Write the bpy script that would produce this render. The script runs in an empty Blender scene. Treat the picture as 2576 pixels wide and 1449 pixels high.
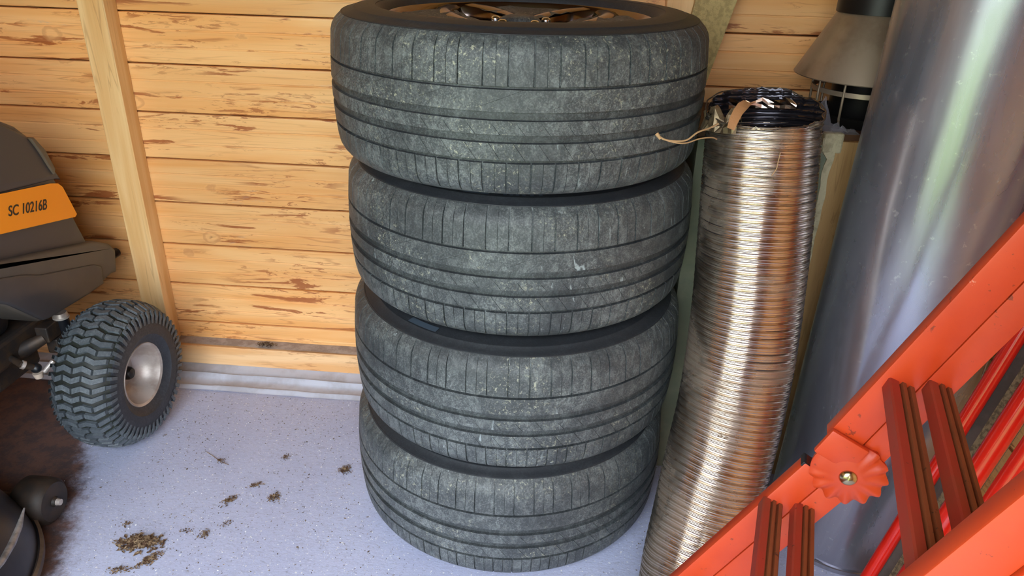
import bpy, bmesh, math, random
from mathutils import Vector, Matrix, noise
random.seed(7)
SC = bpy.context.scene
COL = SC.collection
PI = math.pi

# ------------------------------------------------------------------ camera
cam_d = bpy.data.cameras.new('camera'); cam = bpy.data.objects.new('camera', cam_d); COL.objects.link(cam)
yaw, pitch, roll = 0.0708, 0.4537, 0.0284
F = Vector((-math.sin(yaw)*math.cos(pitch), math.cos(yaw)*math.cos(pitch), -math.sin(pitch)))
R_ = Vector((math.cos(yaw), math.sin(yaw), 0)); U_ = R_.cross(F)
R2 = math.cos(roll)*R_ + math.sin(roll)*U_; U2 = -math.sin(roll)*R_ + math.cos(roll)*U_
M = Matrix((R2, U2, -F)).transposed().to_4x4(); M.translation = Vector((0.0502, -1.9201, 1.2577))
cam.matrix_world = M
cam_d.sensor_width = 36; cam_d.lens = 1866.1/2576*36; cam_d.clip_start = 0.02
SC.camera = cam

# ------------------------------------------------------------------ sky and exposure
world = bpy.data.worlds.new('sky'); SC.world = world; world.use_nodes = True
nt = world.node_tree; nt.nodes.clear()
wo = nt.nodes.new('ShaderNodeOutputWorld'); bg = nt.nodes.new('ShaderNodeBackground')
tc = nt.nodes.new('ShaderNodeTexCoord'); sp = nt.nodes.new('ShaderNodeSeparateXYZ'); rp = nt.nodes.new('ShaderNodeValToRGB')
nt.links.new(tc.outputs['Generated'], sp.inputs[0]); nt.links.new(sp.outputs[2], rp.inputs[0])
nt.links.new(rp.outputs[0], bg.inputs[0]); nt.links.new(bg.outputs[0], wo.inputs[0])
# overcast sky: about three times brighter overhead than at the horizon
rp.color_ramp.elements[0].position = 0.0; rp.color_ramp.elements[0].color = (0.31, 0.33, 0.36, 1)
rp.color_ramp.elements[1].position = 1.0; rp.color_ramp.elements[1].color = (0.82, 0.92, 1.0, 1)
bg.inputs[1].default_value = 7.0
SC.view_settings.view_transform = 'Standard'; SC.view_settings.look = 'None'
SC.view_settings.gamma = 1; SC.view_settings.use_curve_mapping = False
SC.view_settings.exposure = 1.12

# ------------------------------------------------------------------ material helpers
def lin(c): return tuple((x/12.92 if x <= .04045 else ((x+.055)/1.055)**2.4) for x in c)
def rgb(r, g, b): return lin((r/255, g/255, b/255)) + (1,)
class NT:
    def __init__(s, name):
        s.m = bpy.data.materials.new(name); s.m.use_nodes = True; s.t = s.m.node_tree; s.t.nodes.clear()
        s.out = s.n('ShaderNodeOutputMaterial'); s.p = s.n('ShaderNodeBsdfPrincipled'); s.l(s.p.outputs[0], s.out.inputs[0])
        s.tc = s.n('ShaderNodeTexCoord'); s.oi = s.n('ShaderNodeObjectInfo')
    def n(s, t, **k):
        o = s.t.nodes.new(t)
        for a, b in k.items(): setattr(o, a, b)
        return o
    def l(s, a, b): s.t.links.new(a, b)
    def set(s, **k):
        for a, b in k.items():
            i = s.p.inputs[a.replace('_', ' ')]
            if hasattr(b, 'is_output'): s.l(b, i)
            else: i.default_value = b
        return s
    def coords(s, scale=(1, 1, 1), rnd=True, src='Object', rot=(0, 0, 0)):
        m = s.n('ShaderNodeMapping'); m.inputs['Scale'].default_value = scale; m.inputs['Rotation'].default_value = rot
        s.l(s.tc.outputs[src], m.inputs[0])
        if rnd:
            v = s.n('ShaderNodeVectorMath', operation='SCALE'); v.inputs[0].default_value = (37, 19, 53)
            s.l(s.oi.outputs['Random'], v.inputs['Scale']); s.l(v.outputs[0], m.inputs['Location'])
        return m.outputs[0]
    def noise(s, co, scale=5, detail=4, rough=.55, dist=0):
        o = s.n('ShaderNodeTexNoise'); o.inputs['Scale'].default_value = scale; o.inputs['Detail'].default_value = detail
        o.inputs['Roughness'].default_value = rough; o.inputs['Distortion'].default_value = dist; s.l(co, o.inputs['Vector'])
        return o.outputs[0]
    def vor(s, co, scale=5, feat='F1', rnd=1, out='Distance'):
        o = s.n('ShaderNodeTexVoronoi', feature=feat); o.inputs['Scale'].default_value = scale; o.inputs['Randomness'].default_value = rnd
        s.l(co, o.inputs['Vector']); return o.outputs[out]
    def ramp(s, f, stops, interp='LINEAR'):
        o = s.n('ShaderNodeValToRGB'); o.color_ramp.interpolation = interp
        e = o.color_ramp.elements
        while len(e) < len(stops): e.new(0.5)
        for i, (p, c) in enumerate(stops):
            e[i].position = p; e[i].color = c if len(c) == 4 else (c[0], c[1], c[2], 1)
        s.l(f, o.inputs[0]); return o.outputs[0]
    def fac(s, f, a, b):   # smooth 0..1 between a and b
        o = s.n('ShaderNodeMapRange', interpolation_type='SMOOTHSTEP'); o.inputs[1].default_value = a; o.inputs[2].default_value = b
        s.l(f, o.inputs[0]); return o.outputs[0]
    def mix(s, f, a, b, mode='MIX'):
        o = s.n('ShaderNodeMix', data_type='RGBA', blend_type=mode)
        for i, v in ((0, f), (6, a), (7, b)):
            if hasattr(v, 'is_output'): s.l(v, o.inputs[i])
            else: o.inputs[i].default_value = v
        return o.outputs[2]
    def math(s, op, a, b=0.0):
        o = s.n('ShaderNodeMath', operation=op)
        for i, v in ((0, a), (1, b)):
            if hasattr(v, 'is_output'): s.l(v, o.inputs[i])
            else: o.inputs[i].default_value = v
        return o.outputs[0]
    def bump(s, h, strength=.3, dist=.01):
        o = s.n('ShaderNodeBump'); o.inputs['Strength'].default_value = strength; o.inputs['Distance'].default_value = dist
        s.l(h, o.inputs['Height']); s.l(o.outputs[0], s.p.inputs['Normal']); return s

def wood(name, light, mid, stain, stain_amt=.5, axis=0, knots=True, rough=.55, dusty=0):
    m = NT(name)
    def sc(a, b): v = [b, b, b]; v[axis] = a; return tuple(v)
    g = m.noise(m.coords(sc(1.0, 14)), 1.6, 4, .5, .5)
    col = m.ramp(g, [(.35, mid), (.6, light)])
    fine = m.noise(m.coords(sc(2.5, 210)), 1.5, 3, .5)
    col = m.mix(m.math('MULTIPLY', m.fac(fine, .52, .8), .16), col, stain)
    # latewood lines, a few wavering ones per board
    gl = m.noise(m.coords(sc(1.3, 30)), 1.0, 2, .4, .3)
    ln = m.math('ABSOLUTE', m.math('SUBTRACT', m.math('FRACT', m.math('MULTIPLY', gl, 9.0)), .5))
    lw = m.math('MULTIPLY', m.math('SUBTRACT', 1.0, m.fac(ln, .0, .10)), m.fac(m.noise(m.coords(sc(2, 9)), 1.3, 2), .45, .6))
    col = m.mix(m.math('MULTIPLY', lw, .34), col, stain)
    if stain_amt:
        cl = m.fac(m.noise(m.coords(sc(1.5, 9)), 1.5, 2), .44, .58)
        st = m.fac(m.noise(m.coords(sc(4.5, 40)), 1.0, 6, .66, .8), .555, .60)
        col = m.mix(m.math('MULTIPLY', m.math('MULTIPLY', st, cl), stain_amt), col, stain)
        cl2 = m.fac(m.noise(m.coords(sc(1.2, 5)), 1.9, 2), .52, .62)
        st2 = m.fac(m.noise(m.coords(sc(13, 90)), 1.0, 5, .66, 1.0), .55, .60)
        col = m.mix(m.math('MULTIPLY', m.math('MULTIPLY', st2, cl2), stain_amt*.8), col, stain)
        gry = m.fac(m.noise(m.coords(sc(2.2, 12)), 1.2, 5, .7, .6), .64, .72)
        col = m.mix(m.math('MULTIPLY', gry, .35), col, rgb(176, 160, 150))
    if knots:
        kc = m.coords(sc(5.2, 8))
        d = m.vor(kc, 1.0); rc = m.n('ShaderNodeTexVoronoi'); m.l(kc, rc.inputs['Vector']); rc.inputs['Scale'].default_value = 1.0
        sx = m.n('ShaderNodeSeparateColor'); m.l(rc.outputs['Color'], sx.inputs[0])
        sel = m.fac(sx.outputs[0], .50, .51)
        nd = m.math('ADD', d, m.math('MULTIPLY', m.math('SUBTRACT', m.noise(m.coords(sc(40, 60)), 1, 3), .5), .11))
        halo = m.math('MULTIPLY', m.math('SUBTRACT', 1.0, m.fac(nd, .12, .20)), sel)
        ring = m.math('MULTIPLY', m.math('MULTIPLY', m.math('SUBTRACT', 1.0, m.fac(nd, .15, .17)), m.fac(nd, .10, .13)), sel)
        core = m.math('MULTIPLY', m.math('SUBTRACT', 1.0, m.fac(nd, .045, .075)), sel)
        col = m.mix(m.math('MULTIPLY', halo, .55), col, light)
        col = m.mix(m.math('MULTIPLY', ring, .28), col, stain)
        col = m.mix(m.math('MULTIPLY', core, .85), col, (stain[0]*.35, stain[1]*.4, stain[2]*.7, 1))
    if dusty:
        col = m.mix(m.math('MULTIPLY', m.fac(m.noise(m.coords((9, 9, 9)), 2, 5), .35, .6), dusty), col, rgb(140, 130, 124))
    hv = m.n('ShaderNodeHueSaturation'); m.l(col, hv.inputs['Color'])
    m.l(m.math('ADD', m.math('MULTIPLY', m.oi.outputs['Random'], .16), .92), hv.inputs['Value'])
    m.set(Base_Color=hv.outputs[0], Roughness=rough)
    m.bump(m.noise(m.coords(sc(3, 120)), 1.5, 4), .10, .003)
    return m.m

PLANK = wood('varnished_spruce', rgb(244, 188, 124), rgb(236, 168, 98), rgb(156, 78, 34), .85, 0, True, .40)
POST = wood('planed_spruce', rgb(240, 200, 142), rgb(224, 172, 108), rgb(150, 92, 44), 0, 2, True, .5)
PLATE = wood('sole_plate_wood', rgb(238, 196, 146), rgb(226, 170, 112), rgb(150, 84, 44), .45, 0, False, .6)

def simple(name, col, rough=.5, metal=0.0, spec=None, vary=0, vcol=None, vscale=12, bump=0, coat=0):
    m = NT(name); c = col
    if vary:
        f = m.math('MULTIPLY', m.fac(m.noise(m.coords(), vscale, 6, .62), .42, .62), vary)
        c = m.mix(f, col, vcol)
    m.set(Base_Color=c, Roughness=rough, Metallic=metal, Coat_Weight=coat)
    if bump: m.bump(m.noise(m.coords(), vscale*6, 3), bump, .002)
    return m.m

def rubber_mat(name, base, dust, amt, fine=260, pale=None):
    m = NT(name)
    co = m.coords()
    big = m.fac(m.noise(co, 7, 4, .6, .4), .34, .64)
    med = m.fac(m.noise(m.coords((1, 1, .7)), 55, 7, .78, .7), .45, .62)
    fn = m.fac(m.noise(co, fine, 4, .78), .49, .60)
    f = m.math('MULTIPLY', m.math('ADD', m.math('ADD', m.math('MULTIPLY', med, .40), .14), m.math('MULTIPLY', fn, .46)), m.math('ADD', m.math('MULTIPLY', big, .62), .38))
    col = m.mix(m.math('MULTIPLY', f, amt), base, dust)
    if pale:
        z1 = m.fac(m.noise(m.coords((1, 1, 1.5)), 6.5, 3), .46, .62)
        sp_ = m.math('MULTIPLY', m.fac(m.noise(co, 150, 5, .78, .4), .56, .64), z1)
        col = m.mix(m.math('MULTIPLY', sp_, .75), col, pale)
        sp2 = m.math('MULTIPLY', m.fac(m.noise(m.coords((1, 1, .3)), 60, 5, .7, .8), .63, .68), m.fac(m.noise(m.coords((1, 1, 1)), 4, 3), .45, .6))
        col = m.mix(m.math('MULTIPLY', sp2, .6), col, rgb(166, 178, 180))
    m.set(Base_Color=col, Roughness=.55)
    m.bump(m.noise(co, 220, 4, .75), .3, .0012)
    return m.m
TREAD = rubber_mat('dusty_tread_rubber', rgb(40, 44, 48), rgb(136, 142, 142), .74, 330, rgb(172, 172, 150))
GROOVE = rubber_mat('groove_rubber', rgb(32, 36, 40), rgb(112, 119, 120), .6, 330)
SIDE = rubber_mat('dark_sidewall_rubber', rgb(34, 37, 42), rgb(78, 84, 88), .35)
TURF = rubber_mat('turf_tyre_rubber', rgb(68, 75, 82), rgb(130, 138, 142), .6, 200)
TURFD = rubber_mat('turf_tyre_base_rubber', rgb(24, 26, 26), rgb(62, 70, 54), .6, 200)
TURFS = rubber_mat('turf_tyre_side_rubber', rgb(36, 39, 46), rgb(90, 94, 100), .4, 200)

def galv():
    m = NT('galvanised_steel')
    co = m.coords((1, 1, .25), False)
    n1 = m.noise(co, 8, 5, .6, .8); n2 = m.noise(m.coords((1, 1, 1), False), 60, 5, .7)
    c = m.ramp(n1, [(.3, rgb(132, 131, 142)), (.7, rgb(160, 160, 172))])
    c = m.mix(m.math('MULTIPLY', m.fac(n2, .62, .7), .35), c, rgb(215, 215, 215))
    m.set(Base_Color=c, Metallic=.74, Roughness=m.math('ADD', m.math('MULTIPLY', m.fac(n1, .3, .7), .12), .21))
    m.bump(m.noise(m.coords((1, 1, .35), False), 7, 3), .2, .01)
    return m.m
GALV = galv()

def duct_mat():
    m = NT('dirty_aluminium_foil')
    co = m.coords((1, 1, 1), False)
    d = m.fac(m.noise(co, 7, 5, .65, .4), .45, .66); d2 = m.fac(m.noise(m.coords((1, 1, 5), False), 30, 5, .7), .46, .64)
    f = m.math('ADD', m.math('MULTIPLY', d, .40), m.math('MULTIPLY', d2, .10))
    cl = m.math('MULTIPLY', m.fac(m.noise(co, 8, 6, .75, 1.0), .67, .70), .9)
    c = m.mix(f, rgb(200, 184, 168), rgb(120, 100, 80)); c = m.mix(cl, c, rgb(96, 76, 54))
    m.set(Base_Color=c, Metallic=m.math('SUBTRACT', 1.0, m.math('MULTIPLY', m.math('MAXIMUM', f, cl), .6)), Roughness=m.math('ADD', .20, m.math('MULTIPLY', d, .14)))
    return m.m
DUCT = duct_mat()
DUCTIN = simple('glossy_black_lining', rgb(84, 82, 88), .26, .9)
FOIL = simple('crumpled_bright_foil', rgb(215, 190, 170), .18, 1.0)

def red_mat(name, c, c2, rough=.45, wear=.6):
    m = NT(name); co = m.coords()
    f = m.fac(m.noise(co, 9, 5, .6), .35, .7)
    col = m.mix(m.math('MULTIPLY', f, .5), c, c2)
    sp_ = m.fac(m.noise(co, 70, 4, .65), .66, .70)
    col = m.mix(m.math('MULTIPLY', sp_, wear), col, rgb(70, 34, 22))
    w2 = m.fac(m.noise(m.coords((1, 1, 1)), 24, 6, .7), .70, .73)
    col = m.mix(m.math('MULTIPLY', w2, wear), col, rgb(214, 150, 128))
    m.set(Base_Color=col, Roughness=rough); m.bump(m.noise(co, 40, 3), .08, .003)
    return m.m
RED = red_mat('orange_red_paint', rgb(198, 66, 24), rgb(178, 50, 20))
TREADP = red_mat('worn_red_rung_paint', rgb(160, 48, 32), rgb(128, 66, 40), .55, .9)
RIBM = red_mat('rusty_brown_rib_paint', rgb(136, 70, 36), rgb(104, 54, 30), .6, .9)
REDT = red_mat('glossy_red_paint', rgb(206, 34, 20), rgb(184, 26, 18), .16, .1)

def floor_mat():
    m = NT('painted_floor_board'); co = m.coords((1, 1, 1), False)
    a = m.noise(co, 3, 6, .6); c = m.ramp(a, [(.3, rgb(180, 186, 216)), (.7, rgb(194, 200, 228))])
    s1 = m.fac(m.noise(m.coords((60, 150, 60), False, 'Object', (0, 0, .2)), 1, 4, .7, .8), .60, .68)
    c = m.mix(m.math('MULTIPLY', s1, .45), c, rgb(130, 130, 150))
    s4 = m.fac(m.noise(m.coords((45, 130, 45), False, 'Object', (0, 0, -.15)), 1.6, 5, .8, 1.2), .50, .62)
    c = m.mix(m.math('MULTIPLY', s4, .30), c, rgb(138, 136, 150))
    s2 = m.fac(m.noise(co, 180, 3, .7), .63, .70); c = m.mix(m.math('MULTIPLY', s2, .6), c, rgb(90, 84, 84))
    s3 = m.fac(m.noise(co, 150, 2, .5), .655, .69); c = m.mix(m.math('MULTIPLY', s3, .8), c, rgb(240, 240, 244))
    # earth tracked in, with the mower's shade put into its colour; ragged edge
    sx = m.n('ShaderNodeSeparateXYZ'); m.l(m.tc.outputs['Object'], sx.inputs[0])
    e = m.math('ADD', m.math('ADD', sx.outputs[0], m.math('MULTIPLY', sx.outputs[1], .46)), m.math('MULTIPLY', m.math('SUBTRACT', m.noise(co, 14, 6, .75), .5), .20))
    soil_and_shade = m.mix(m.fac(m.noise(co, 22, 5, .7), .42, .6), rgb(100, 62, 35), rgb(62, 38, 20))
    c = m.mix(m.math('MULTIPLY', m.fac(e, -1.325, -1.40), .92), c, soil_and_shade)
    m.set(Base_Color=c, Roughness=.62); m.bump(m.noise(m.coords((60, 120, 60), False), 1.6, 5, .7), .3, .003)
    return m.m
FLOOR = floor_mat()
VINYL = simple('grey_membrane', rgb(196, 198, 210), .34, 0, None, .5, rgb(150, 144, 146), 9, .1)
HOOD = simple('charcoal_plastic', rgb(62, 60, 64), .42, 0, None, .35, rgb(84, 80, 78), 5, .05)
BUMP = simple('grey_brown_plastic', rgb(78, 72, 68), .5, 0, None, .4, rgb(96, 88, 78), 6, .05)
LENS = simple('pale_dusty_lens', rgb(104, 90, 72), .5, 0, None, .5, rgb(80, 68, 56), 14)
ORANGE = simple('orange_decal', rgb(250, 150, 26), .4)
INK = simple('black_print', rgb(44, 36, 30), .5)
IRON = simple('grimy_dark_steel', rgb(52, 46, 44), .55, .4, None, .5, rgb(88, 66, 46), 22, .2)
BLACKP = simple('black_plastic', rgb(22, 24, 30), .38)
DECKM = simple('black_deck_paint', rgb(34, 34, 42), .35, .1, None, .3, rgb(60, 56, 54), 10)
RIMW = simple('dusty_silver_wheel_paint', rgb(188, 178, 172), .38, .35, None, .5, rgb(132, 112, 100), 16)
BOLT = simple('brassy_rivet_steel', rgb(190, 176, 140), .22, 1.0)
ALLOY = simple('polished_alloy', rgb(138, 126, 120), .16, 1.0)
CHROME = simple('chrome', rgb(225, 228, 235), .08, 1.0)
DARKM = simple('dull_black_steel', rgb(38, 36, 36), .4, .6)
COPPER = simple('weathered_grey_steel', rgb(166, 148, 126), .42, .6, None, .6, rgb(124, 104, 84), 7)
GREEN = simple('grey_green_paint', rgb(104, 112, 92), .6, 0, None, .6, rgb(130, 132, 108), 8, .1)
TORN = simple('torn_pale_edge', rgb(196, 184, 150), .8, 0, None, .6, rgb(146, 132, 104), 40, .5)
TAN = wood('tan_board', rgb(190, 152, 100), rgb(172, 130, 80), rgb(112, 74, 40), .3, 2, False, .6)
DKWOOD = wood('dark_stained_wood', rgb(96, 62, 36), rgb(78, 46, 26), rgb(40, 24, 14), .3, 0, False, .6)
STRAND = simple('strand_board', rgb(200, 174, 114), .6, 0, None, .7, rgb(158, 136, 84), 90, .9)
TWINE = simple('dry_twine', rgb(176, 140, 100), .8)
TAPE = simple('brown_paper_tape', rgb(164, 116, 76), .55, 0, None, .6, rgb(128, 90, 56), 30, .4)
DIRT = simple('dry_leaf_crumbs', rgb(82, 56, 38), .8, 0, None, .9, rgb(160, 136, 106), 120, .6)
GRIT = simple('dark_grit', rgb(84, 70, 62), .8, 0, None, .8, rgb(140, 124, 108), 60)
PALEGRIT = simple('pale_chips', rgb(250, 250, 248), .5)
GRASS = simple('grass', rgb(116, 136, 66), .9, 0, None, .6, rgb(90, 108, 54), 3)
GREYP = simple('weathered_grey_board', rgb(92, 84, 78), .75, 0, None, .7, rgb(70, 64, 58), 14, .4)
SPECK = simple('speckled_concrete_edge', rgb(150, 136, 104), .8, 0, None, .9, rgb(90, 80, 60), 120, .6)
LINER = simple('dark_wall_backing', rgb(48, 40, 34), .9)
def film():
    m = NT('clear_crinkled_film'); m.set(Base_Color=rgb(160, 154, 160), Roughness=.14, Alpha=.22); m.p.inputs['IOR'].default_value = 1.45
    return m.m
FILM = film()

# ------------------------------------------------------------------ mesh helpers
def link(name, me, parent=None, loc=None):
    o = bpy.data.objects.new(name, me); COL.objects.link(o)
    if parent is not None: o.parent = parent
    if loc is not None: o.location = loc
    return o
def mesh(name, vs, fs, mat, parent=None, smooth=None, fm=None, mats=None):
    me = bpy.data.meshes.new(name); me.from_pydata([tuple(v) for v in vs], [], fs); me.update()
    for m in (mats or [mat]): me.materials.append(m)
    if fm: me.polygons.foreach_set('material_index', fm)
    finish(me, smooth); return link(name, me, parent)
def finish(me, smooth):
    if smooth:
        me.polygons.foreach_set('use_smooth', [True]*len(me.polygons))
        if smooth < 170: me.set_sharp_from_angle(angle=math.radians(smooth))
def bobj(name, bm, mat, parent=None, smooth=None, mats=None):
    bmesh.ops.recalc_face_normals(bm, faces=bm.faces[:])
    me = bpy.data.meshes.new(name); bm.to_mesh(me); bm.free()
    for m in (mats or [mat]): me.materials.append(m)
    finish(me, smooth); return link(name, me, parent)
def box(bm, lo, hi, bev=0, mtx=None, seg=2):
    r = bmesh.ops.create_cube(bm, size=1); vs = r['verts']
    for v in vs: v.co = Vector([lo[i] + (v.co[i]+.5)*(hi[i]-lo[i]) for i in range(3)])
    if bev:
        es = list({e for v in vs for e in v.link_edges})
        g = bmesh.ops.bevel(bm, geom=es, offset=bev, segments=seg, affect='EDGES', profile=.5)
        vs = list({v for f in g['faces'] for v in f.verts} | {v for v in vs if v.is_valid})
        # collect connected
    if mtx is not None:
        seen = set(); st = [v for v in vs if v.is_valid]
        while st:
            v = st.pop()
            if v in seen: continue
            seen.add(v)
            for e in v.link_edges: st.append(e.other_vert(v))
        for v in seen: v.co = mtx @ v.co
def frame(o, x, y, z):  # matrix with given axes
    m = Matrix((Vector(x).normalized(), Vector(y).normalized(), Vector(z).normalized())).transposed().to_4x4(); m.translation = Vector(o); return m
def tube_mesh(pts, rad, seg=16, cap=True):
    pts = [Vector(p) for p in pts]; n = len(pts)
    vs, fs = [], []
    t0 = (pts[1]-pts[0]).normalized(); a = t0.orthogonal().normalized()
    for i, p in enumerate(pts):
        t = ((pts[min(i+1, n-1)]-pts[i]) + (pts[i]-pts[max(i-1, 0)])).normalized()
        a = (a - t*a.dot(t)).normalized(); b = t.cross(a)
        r = rad[i] if isinstance(rad, (list, tuple)) else rad
        for k in range(seg):
            th = 2*PI*k/seg; vs.append(p + (a*math.cos(th)+b*math.sin(th))*r)
    for i in range(n-1):
        for k in range(seg):
            k2 = (k+1) % seg; fs.append((i*seg+k, i*seg+k2, (i+1)*seg+k2, (i+1)*seg+k))
    if cap: fs.append(tuple(range(seg))[::-1]); fs.append(tuple((n-1)*seg+k for k in range(seg)))
    return vs, fs
def tube(name, pts, rad, mat, parent=None, seg=16, cap=True, smooth=50):
    vs, fs = tube_mesh(pts, rad, seg, cap); return mesh(name, vs, fs, mat, parent, smooth)
def lathe_data(prof, seg, closed=False, mtx=None):
    vs, fs = [], []; n = len(prof)
    for k in range(seg):
        th = 2*PI*k/seg; c, s = math.cos(th), math.sin(th)
        for r, z in prof:
            v = Vector((r*c, r*s, z)); vs.append(mtx @ v if mtx else v)
    for k in range(seg):
        k2 = (k+1) % seg
        for i in range(n if closed else n-1):
            j = (i+1) % n; fs.append((k*n+i, k2*n+i, k2*n+j, k*n+j))
    return vs, fs
def lathe(name, prof, seg, mat, parent=None, closed=False, mtx=None, smooth=35):
    vs, fs = lathe_data(prof, seg, closed, mtx); return mesh(name, vs, fs, mat, parent, smooth)
def extrude_poly(bm, pts, axis_vec, thick, origin=None):
    # pts: 3D points of a planar outline; extruded along axis_vec*thick
    a = Vector(axis_vec)*thick
    v1 = [bm.verts.new(Vector(p)) for p in pts]; v2 = [bm.verts.new(Vector(p)+a) for p in pts]
    bm.faces.new(v1); bm.faces.new(v2[::-1]); n = len(pts)
    for i in range(n): bm.faces.new((v1[i], v2[i], v2[(i+1) % n], v1[(i+1) % n]))
def empty(name, loc, label, cat, group=None):
    o = bpy.data.objects.new(name, None); COL.objects.link(o); o.location = loc; o.empty_display_size = .05
    o['label'] = label; o['category'] = cat
    if group: o['group'] = group
    bpy.context.view_layer.update(); return o
def under(o, root):   # o's mesh is in world coordinates: keep it there
    o.parent = root; o.location = -Vector(root.location) if root.rotation_euler.z == 0 else o.location
    return o
def tag(o, label, cat, group=None):
    o['label'] = label; o['category'] = cat
    if group: o['group'] = group
    return o
def struct(o): o['kind'] = 'structure'; return o

# ------------------------------------------------------------------ the shed
XL, XR, YF, ZT = -1.92, 1.04, -2.35, 2.25
DX0, DX1 = -1.25, .40      # the doorway behind the viewer
JOINT0, PW = 0.1414, 0.1281     # a plank joint and the plank module
def slab(name, lo, hi, mat):
    bm = bmesh.new(); box(bm, lo, hi); return struct(bobj(name, bm, mat))
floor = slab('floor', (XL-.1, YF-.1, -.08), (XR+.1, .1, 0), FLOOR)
wall_back = slab('wall_back', (XL-.1, .022, -.08), (XR+.1, .06, ZT), LINER)
wall_left = slab('wall_left', (XL-.06, YF, 0), (XL-.022, .022, ZT), LINER)
wall_right = slab('wall_right', (XR+.022, YF, 0), (XR+.06, .022, ZT), LINER)
ceiling = slab('ceiling', (XL-.1, YF-.1, ZT), (XR+.1, .1, ZT+.05), DKWOOD)
def plank_profile():
    # (depth from the face, fraction of the width): V joints and two shallow beads
    p = [(.020, 0.002), (.004, .002), (.0005, .004), (0, .010)]
    for b in (.043, .086):
        p += [(0, b-.0035), (.0016, b-.0012), (.0016, b+.0004), (-.0004, b+.0022), (0, b+.005)]
    p += [(0, PW-.007), (.0006, PW-.002), (.004, PW-.0009), (.020, PW-.0009)]
    return p
def plank_mesh(length):
    pr = plank_profile(); vs, fs = [], []; n = len(pr)
    for x in (0, length):
        for d, z in pr: vs.append((x, d, z))
    for i in range(n-1): fs.append((i, n+i, n+i+1, i+1))
    fs.append(tuple(range(n))); fs.append(tuple(range(2*n-1, n-1, -1))); fs.append((0, n-1, 2*n-1, n))
    me = bpy.data.meshes.new('plank'); me.from_pydata(vs, [], fs); me.update(); me.materials.append(PLANK); return me
pm = plank_mesh(XR-XL); ps = plank_mesh(-YF)
for k in range(-1, 17):
    z = JOINT0 + k*PW
    if z + PW > ZT + .05: break
    o = link('plank', pm, wall_back, (XL, 0, z))
    o = link('plank', ps, wall_left, (XL, YF, z)); o.rotation_euler.z = PI/2
    o = link('plank', ps, wall_right, (XR, 0, z)); o.rotation_euler.z = -PI/2
# front wall: two leaves beside a wide doorway, and a lintel
slab('wall_front', (XL, YF-.04, 0), (DX0, YF, ZT), PLANK)
slab('trim_1', (DX1, YF-.04, 0), (XR, YF, ZT), PLANK)
slab('trim_2', (DX0, YF-.04, 2.05), (DX1, YF, ZT), PLANK)
ground = slab('trim_3', (-14, -26, -.2), (14, YF-.1, -.1), GRASS)

# sole plate and membrane turned up under it
bm = bmesh.new(); box(bm, (XL, -.05, .022), (-.0, -.001, .085), .002); sole = struct(bobj('trim_4', bm, PLATE))
bm = bmesh.new(); box(bm, (.0, -.05, .022), (XR, -.001, .085), .002); struct(bobj('trim_5', bm, PLATE))
# dust lying on the plate
random.seed(3)
def patch_strip(name, x0, x1, fy, fz, nx, rows, mat, parent=None, amp=.002, seed=0):
    vs, fs = [], []
    for i in range(nx+1):
        x = x0+(x1-x0)*i/nx
        for j in range(rows+1):
            t = j/rows; nn = noise.noise(Vector((x*9+seed, t*3, 1.3))); n2 = noise.noise(Vector((x*2.2+seed, t*1.2, 4.3)))
            vs.append((x, fy(t)+n2*.006, max(.001, fz(t)+nn*amp)))
    for i in range(nx):
        for j in range(rows): a = i*(rows+1)+j; fs.append((a, a+rows+1, a+rows+2, a+1))
    return mesh(name, vs, fs, mat, parent, 60)
DUST = simple('grey_dust', rgb(182, 170, 162), .9, 0, None, .7, rgb(146, 130, 118), 30, .6)
dust = patch_strip('dust_layer', XL, XR, lambda t: -.043+t*.043, lambda t: .087, 160, 4, DUST, sole, .0015); dust['kind'] = 'stuff'
def memz(t):
    return .026*(1-t)**2 + .012*math.exp(-((t-.50)/.07)**2) - .004*math.exp(-((t-.40)/.04)**2) + .009*math.exp(-((t-.90)/.045)**2) + .0015
struct(patch_strip('trim_6', XL, XR, lambda t: -.035-t*.125, memz, 260, 26, VINYL, None, .003, 5))

# upright post on the wall, left of the tyres
def timber(name, lo, hi, mat, bev=.002, nz=1, knot=None):
    bm = bmesh.new(); box(bm, lo, hi, bev); return bobj(name, bm, mat)
po = timber('post', (-1.183, -.056, .0865), (-1.113, -.0005, ZT-.01), POST); tag(po, 'pale planed timber post nailed upright on the plank wall beside the mower', 'post')
# narrow stud and slanting strand-board strip behind the tyres
st = timber('stud', (.262, -.04, .0865), (.325, -.0005, ZT-.01), POST); tag(st, 'narrow yellow timber stud upright behind the tyre stack', 'stud')
bm = bmesh.new()
pts = [(.335, -.062, 1.30), (.50, -.062, 1.30), (.418, -.062, 1.118), (.362, -.062, .88), (.345, -.062, .72), (.27, -.062, .72), (.29, -.062, .90), (.325, -.062, 1.118)]
extrude_poly(bm, pts, (0, 1, 0), .018)
br = bobj('brace_board', bm, STRAND); tag(br, 'slanting yellowish strand board strip fixed behind the top tyre', 'board')

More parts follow.
